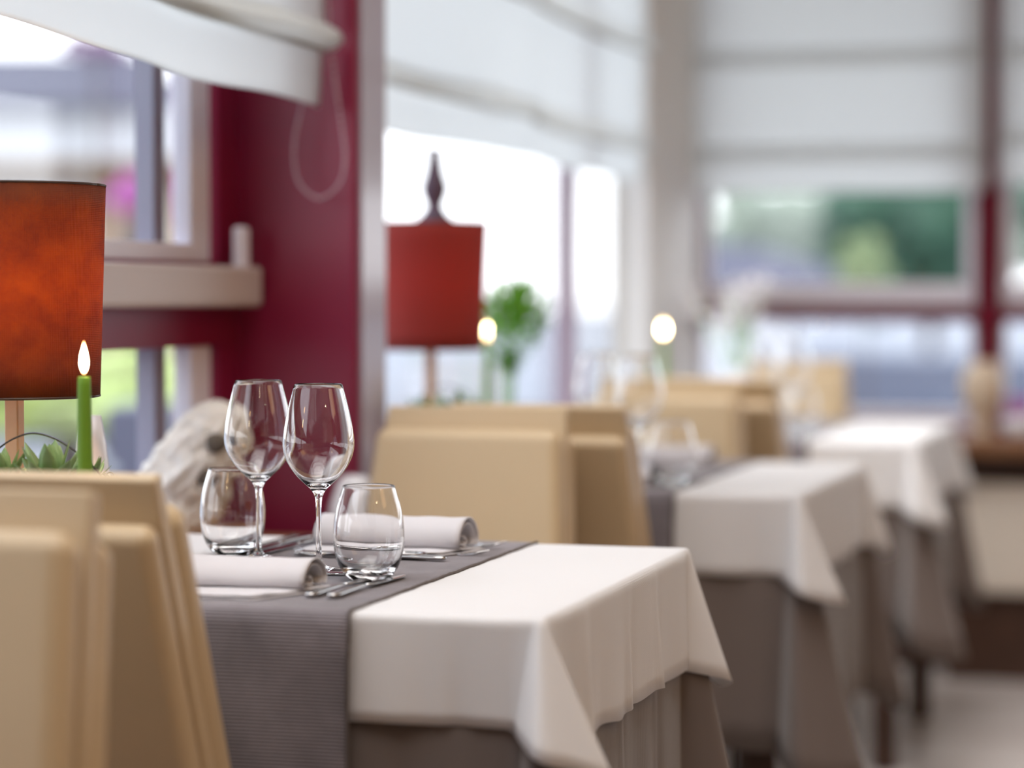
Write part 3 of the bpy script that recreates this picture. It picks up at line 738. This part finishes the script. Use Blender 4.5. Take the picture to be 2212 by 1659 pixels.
# ---------------------------------------------------------------- candles
def make_candle():
    r = empty('taper_candle', (0, 0, 0))
    lathe('wax', [(0, 0.006), (.0098, .006), (.0094, .06), (.0085, .14), (.0073, .205), (.0070, .2135), (.0062, .2145), (.0035, .2125), (0, .212)], M_candle, r, 32)
    lathe('holder', [(0, 0), (.028, 0), (.028, .003), (.013, .005), (.0125, .016), (.0105, .016), (.0105, .005), (0, .005)], M_wire, r, 32)
    tube('wick', [(0, 0, .211), (.0002, 0, .217), (.001, 0, .2215)], .0007, M_wick, r, 6)
    fl = [(0, .2165), (.0022, .2185), (.0042, .2235), (.0048, .229), (.0040, .2355), (.0022, .2425), (.0008, .2475), (0, .250)]
    lathe('flame', [(max(p.x, 0), p.y) for p in spline([(a, b, 0) for a, b in fl], 3)], M_flame, r, 24)
    return r
cd = make_candle()
cp = at(181, 1200, 2.62)
cps = [(cp.x, cp.y, 'green taper candle with a sharp pointed flame in front of the orange lampshade'),
       (at(1053, 900, 4.70).x, at(1053, 900, 4.70).y, 'blurred green candle on the middle table, its flame a bright disc beside the red shade'),
       (at(1433, 900, 6.0).x, at(1433, 900, 6.0).y, 'blurred pale green candle on the farthest table, flame a pale bright disc')]
for i, (x, y, lab) in enumerate(cps):
    o = cd if i == 0 else copy_tree(cd); o.location = (x, y, TZ+.001); o.scale = (1, 1, (1.105, 1.105, 1.045)[i]); tag(o, lab, 'candle', 'lit green taper candles')
    bulb('candle_light', (x, y, TZ+.30), .05, (1, .6, .25), .01)

# ---------------------------------------------------------------- succulent planters
def leaf(bm, base, d, L, wd, th):
    d = d.normalized(); side = d.cross(Vector((0, 0, 1)))
    if side.length < .05: side = Vector((1, 0, 0))
    side.normalize(); up = side.cross(d).normalized(); rows = []
    for t, ww, h in ((0, .45, .6), (.25, .85, 1), (.5, 1, 1), (.75, .72, .7), (.92, .3, .35), (1, .02, .03)):
        c = base+d*L*t+Vector((0, 0, .25*L*t*t))
        rows.append([bm.verts.new(c+side*wd*ww*a+up*th*h*b) for a, b in ((-1, .25), (0, 0), (1, .25), (.5, -.7), (0, -1), (-.5, -.7))])
    for a, b in zip(rows, rows[1:]):
        for k in range(6): bm.faces.new((a[k], a[(k+1) % 6], b[(k+1) % 6], b[k]))
    bm.faces.new(rows[0])
def rosette(bm, c, s, seed):
    rr = random.Random(seed); c = Vector(c)
    for ring, (n, el, L) in enumerate(((7, 22, 1.0), (6, 44, 1.05), (4, 62, 1.0), (2, 80, .8))):
        for k in range(n):
            a = 2*math.pi*(k+.5*ring)/n+rr.uniform(-.15, .15); e = R(el+rr.uniform(-6, 6))
            d = Vector((math.cos(a)*math.cos(e), math.sin(a)*math.cos(e), math.sin(e)))
            leaf(bm, c+Vector((math.cos(a), math.sin(a), 0))*.004*s/.03, d, L*s*rr.uniform(.9, 1.1), s*.25, s*.05)
def make_planter():
    r = empty('succulent_planter', (0, 0, 0))
    lathe('bowl', [(0, 0), (.045, 0), (.058, .03), (.066, .085), (.070, .118), (.067, .118), (.062, .105), (0, .105)], M_grayc, r, 40)
    lathe('gravel', [(.062, .107), (.05, .112), (.03, .113), (0, .114)], M_gravel, r, 24)
    for k, (x, y, s) in enumerate(((.012, -.022, .042), (-.048, .010, .034), (.046, .022, .026))):
        bm = bmesh.new(); rosette(bm, (x, y, .113), s, k+3); link(mesh(bm, 'succulent'), 'succulent', M_succ, r, True)
    hp = [(-.075, 0, .10), (-.070, 0, .125), (-.050, 0, .152), (-.018, 0, .168), (.012, 0, .163), (.042, 0, .143), (.066, 0, .120), (.076, 0, .100)]
    tube('wire_handle', spline(hp, 8), .0010, M_wire, r)
    bm = bmesh.new()
    for zz in (.117, .111): add_tube(bm, [(.0715*math.cos(a/24*math.pi*2), .0715*math.sin(a/24*math.pi*2), zz+.0015*math.sin(a*1.7)) for a in range(25)], .0009, 6)
    q = []
    for a in range(60): t = a/60; q.append((.076+.006*math.cos(t*19), -.004+.010*math.sin(t*13), .116+.008*math.sin(t*17)))
    add_tube(bm, q, .0006, 5); link(mesh(bm, 'wire_rim'), 'wire_rim', M_wire, r, True)
    return r
pn = make_planter()
p = at(92, 1200, 2.74); pn.location = (p.x, p.y, TZ+.001); pn.rotation_euler = (0, 0, YAW)
tag(pn, 'wire handled bowl of pointed green succulents beside the candle on the nearest table', 'plant', 'bowls of succulents')
o = copy_tree(pn); p = at(975, 1000, 4.20); o.location = (p.x, p.y, TZ+.001); tag(o, 'blurred bowl of succulents on the middle table behind the light chair', 'plant', 'bowls of succulents')

# white tapered vase behind the candle
p = at(196, 1000, 3.02); vz = TZ+.001
o = lathe('ceramic_vase', [(0, 0), (.024, 0), (.027, .03), (.024, .09), (.018, .14), (.012, .175), (.010, .175), (.015, .14), (.020, .09), (0, .02)], M_ceram)
o.location = (p.x, p.y, vz); tag(o, 'slim white tapered vase just behind the green candle', 'vase')

# green plant by the candle on the middle table
p = at(1098, 900, 4.62)
r = empty('potted_plant', (p.x, p.y, TZ+.001)); tag(r, 'bushy green plant beside the red lampshade on the middle table', 'plant')
lathe('pot', [(0, 0), (.028, 0), (.036, .07), (.034, .07), (.03, .06), (0, .06)], M_ceram, r)
bm = bmesh.new(); rr = random.Random(5)
for k in range(620):
    a, u = rr.uniform(0, 2*math.pi), rr.uniform(-1, 1); s = math.sqrt(1-u*u); q = rr.random()**.33
    hz = .262+.085*u*q; wd = .5+.75*min(1, max(0, (hz-.18)/.10)); c = Vector((.060*s*math.cos(a)*q*wd+.012*(hz-.2)/.1, .050*s*math.sin(a)*q*wd, hz)); d = Vector((s*math.cos(a), s*math.sin(a), u+.4))
    leaf(bm, c, d, .020, .005, .0008)
link(mesh(bm, 'foliage'), 'foliage', M_leaf, r)
bm = bmesh.new()
for k in range(7): add_tube(bm, [(.006*math.cos(k), .006*math.sin(k), .06), (.015*math.cos(k), .015*math.sin(k), .22)], .002, 5)
link(mesh(bm, 'stem'), 'stem', M_leaf, r, True)

# shaggy white ornament by the pillar
p = at(400, 1085, 3.56)
r = empty('shaggy_ornament', (p.x+.022, p.y, .706)); r.scale = (1.05, 1, 1.22); tag(r, 'shaggy white and tan ornament with two dark spots in front of the window corner', 'ornament')
bm = bmesh.new(); rr = random.Random(3); rows = []
cen = [(-.046, 0, 0), (-.036, 0, .04), (-.018, 0, .08), (.002, 0, .115), (.016, 0, .145), (.022, 0, .165), (.024, 0, .176)]
rad_ = [.052, .062, .066, .062, .050, .032, .004]
cc = spline([(c[0], rad_[i], c[2]) for i, c in enumerate(cen)], 6); n = 64
for q in cc:
    row = []
    for i in range(n):
        a = 2*math.pi*i/n; f = q.y*(1+.10*noise.noise(Vector((math.cos(a)*3, math.sin(a)*3, q.z*45)))*1.4+.10*rr.uniform(-1, 1))
        row.append(bm.verts.new((q.x+f*math.cos(a), f*.8*math.sin(a), q.z+.003*rr.uniform(-1, 1))))
    rows.append(row)
for a, b in zip(rows, rows[1:]):
    for i in range(n): bm.faces.new((a[i], a[(i+1) % n], b[(i+1) % n], b[i]))
bm.faces.new(rows[0]); bm.faces.new(rows[-1])
link(mesh(bm, 'body'), 'body', M_shaggy, r, True)
r.rotation_euler = (0, 0, YAW)
for (x, z, s) in ((.030, .128, .014), (.014, .088, .012)):
    bm = bmesh.new(); blob(bm, (x, -.048, z), s, seed=2, rough=.4, sc=(1.1, .5, .9), sub=2); k = link(mesh(bm, 'spot'), 'spot', M_knot, r, True); k['label'] = 'dark spot'

# white rounded vase left of the light chair
p = at(792, 1120, 3.50)
o = lathe('floor_vase', [(0, 0), (.040, 0), (.043, .2), (.045, .55), (.045, .70), (.040, .745), (.028, .78), (.018, .792), (.015, .79), (.026, .77), (.036, .74), (.038, .6), (0, .5)], M_ceram)
o.location = (-1.283, 3.578, .001); tag(o, 'tall white rounded floor vase between the burgundy pillar and the light chair', 'vase')

# white blossom branches on the farthest table
p = at(1600, 900, 6.05)
r = empty('blossom_vase', (p.x, p.y, TZ+.004)); tag(r, 'hazy bunch of white blossoms standing on the farthest table', 'flowers')
lathe('vase', [(0, 0), (.03, 0), (.034, .06), (.022, .12), (.026, .14), (.022, .14), (.018, .12), (.03, .06), (0, .01)], M_ceram, r)
bm = bmesh.new(); rr = random.Random(9)
stems = []
for k in range(22):
    a = rr.uniform(0, 2*math.pi); rad0 = rr.uniform(.02, .115)
    tip = Vector((rad0*math.cos(a), rad0*math.sin(a)*.6, rr.uniform(.24, .36))); stems.append(tip)
    add_tube(bm, [(0, 0, .10), tuple(tip*.6+Vector((0, 0, .02))), tuple(tip)], .0012, 4)
link(mesh(bm, 'stem'), 'stem', M_leaf, r)
bm = bmesh.new()
for tip in stems:
    for q in range(9): blob(bm, tip+Vector((rr.gauss(0, .014), rr.gauss(0, .014), rr.gauss(0, .02))), rr.uniform(.004, .009), seed=q, sub=1)
link(mesh(bm, 'blossoms'), 'blossoms', mat('white_petals', (.85, .83, .86), .8), r)

# things on the ledge by the far window
p = at(2125, 940, 6.72)
r = empty('oval_vase', (p.x, p.y, .682)); tag(r, 'cream oval vase on the wooden shelf below the thin red window post', 'vase')
lathe('body', [(0, 0), (.03, 0), (.034, .01), (.022, .03), (.034, .06), (.056, .10), (.063, .14), (.056, .18), (.036, .208), (.03, .212), (.026, .208), (.05, .18), (.057, .14), (.05, .10), (.02, .06), (0, .05)], M_vase, r)
p = at(2200, 940, 6.72)
r = empty('flower_pot', (p.x, p.y, .682)); tag(r, 'small pot of pinkish purple flowers on the shelf at the photo edge', 'plant')
lathe('pot', [(0, 0), (.03, 0), (.038, .05), (.035, .05), (0, .045)], M_ceram, r)
bm = bmesh.new(); rr = random.Random(4)
for k in range(26): blob(bm, (rr.gauss(0, .018), rr.gauss(0, .018), .06+rr.uniform(0, .05)), .010, seed=k, sub=1)
link(mesh(bm, 'flowers'), 'flowers', M_mag, r)

# ---------------------------------------------------------------- outdoors
structure(box('ground_outside', -140, 140, -40, 240, -.35, -.3, M_asph))
def terrace(): 
    o = box('terrace', -30, W2-.15, -12, 40, -.29, .20, M_asph); return structure(o)
terrace()
def abox(name, px0, px1, py0, py1, D, depth, m, parent=None):
    """box whose front spans the given photo angles at distance D, square to the view"""
    k = D/5223; bm = bmesh.new(); z1, z0 = CAM_Z+(638-py0)*k, CAM_Z+(638-py1)*k
    a = [(px0-1106)*k, (px1-1106)*k]
    vs = []
    for d in (D, D+depth):
        for z in (z0, z1):
            for xc in a: vs.append(bm.verts.new((xc*cY-d*sY, xc*sY+d*cY, z)))
    for f in ((0, 1, 3, 2), (5, 4, 6, 7), (4, 0, 2, 6), (1, 5, 7, 3), (2, 3, 7, 6), (4, 5, 1, 0)): bm.faces.new([vs[i] for i in f])
    return link(mesh(bm, name), name, m, parent)
# house beyond the near window
h = empty('house', at(150, 850, 15)); h.location = (0, 0, 0)
tag(h, 'pale house with tan boarded wall and brown beam seen through the near left window', 'building')
abox('wall', -400, 196, 375, 930, 15, 4, M_hwhite, h); abox('wall', 196, 520, 372, 930, 15, 4, M_htan, h)
abox('beam', -300, 560, 345, 374, 14.6, .5, M_beam, h); abox('balcony', -300, 600, 235, 344, 14.5, 1, M_hwhite, h)
abox('roof', -300, 300, 120, 225, 14.2, 3, M_roof, h); abox('door', 372, 415, 395, 930, 14.9, .2, mat('cream_door', (.72, .68, .58), .6), h)
def foliage(name, c, rx, rz, m, label, cat, seed=0, n=14, trunk=None):
    r = empty(name, c); tag(r, label, cat); bm = bmesh.new(); rr = random.Random(seed)
    for k in range(n):
        q = Vector((rr.uniform(-.7, .7)*rx, rr.uniform(-.5, .5)*rx, rr.uniform(-.65, .65)*rz))
        blob(bm, q, rx*rr.uniform(.28, .5), seed=k+seed, rough=.5, sc=(1, 1, min(1.3, rz/rx)), sub=3, freq=4)
    link(mesh(bm, 'foliage'), 'foliage', m, r, True)
    if trunk: tube('trunk', [(0, 0, -rz*.7), (0, 0, trunk-c[2])], rx*.07, M_darkw, r)
    return r
p = at(296, 425, 12.5)
r = foliage('flowering_bush', p, .13, .15, M_mag, 'magenta flowering bush in a dark pot outside the near left window', 'plant', 2)
abox('pot', 270, 322, 480, 590, 12.5, .15, M_dkpot, None).parent = r
abox('stand', 286, 306, 590, 1003, 12.5, .08, M_dkpot, None).parent = r
for k in r.children:
    if k.name.split('.')[0] in ('pot', 'stand'): k.matrix_parent_inverse = Matrix.Translation(p).inverted()
foliage('blossom_bush', at(215, 100, 13), .17, .07, mat('pale_lilac_blossom', (.34, .22, .34), .9), 'pinkish purple blossoms high up behind the near blind', 'plant', 8, trunk=.2)
foliage('garden_hedge', at(150, 850, 11), 1.05, .19, M_hedge, 'yellow green hedge seen low through the near left window', 'hedge', 12, 50, .2)
o = abox('garden_stone', 225, 345, 880, 1208, 8, .5, M_car); tag(o, 'blue grey block outside below the hedge', 'block')
# far garden beyond the back window
foliage('dark_tree', at(2010, 500, 24), .95, .85, M_tree, 'dark green tree filling the right part of the far window', 'tree', 20, 24, -.3)
foliage('dark_tree', at(2480, 470, 24), .55, .9, M_tree, 'dark green tree behind the red window post, at the photo edge', 'tree', 26, 14, -.3)
foliage('garden_bush', at(1868, 575, 14.8), .15, .18, M_bush, 'yellow green bush left of the dark tree in the far window', 'bush', 31, 14, -.3)
foliage('pale_tree', at(1700, 500, 32), 1.0, .8, M_pale, 'pale hazy green tree behind the sloping roof', 'tree', 37, 18, -.3)
foliage('pale_tree', at(2290, 470, 31), .75, 1.1, M_pale, 'pale hazy green foliage right of the red window post', 'tree', 52, 16, -.3)
foliage('slim_conifer', at(1795, 480, 27), .16, .45, M_tree, 'small slim dark tree above the lilac roof', 'tree', 41, 8, -.3)
h = empty('low_building', (0, 0, 0)); tag(h, 'low building with sloping lilac grey roof outside the far window', 'building')
bm = bmesh.new(); A = [at(1480, 520, 19), at(1640, 535, 19), at(1960, 625, 19), at(1480, 625, 19)]; dv = Vector((-sY, cY, 0))*3
f0 = [bm.verts.new(v) for v in A]; f1 = [bm.verts.new(v+dv) for v in A]; bm.faces.new(f0); bm.faces.new(f1[::-1])
for i in range(4): bm.faces.new((f0[i], f0[(i+1) % 4], f1[(i+1) % 4], f1[i]))
link(mesh(bm, 'roof'), 'roof', M_roof, h); abox('wall', 1480, 1700, 625, 900, 19.2, 2.6, M_hwhite, h)
o = abox('parked_van', 1700, 2250, 775, 960, 17, 2, M_car); tag(o, 'blue grey low wall outside the lower panes of the far window', 'wall'); o.name = 'garden_wall'
for m in ('clear_glass',): pass
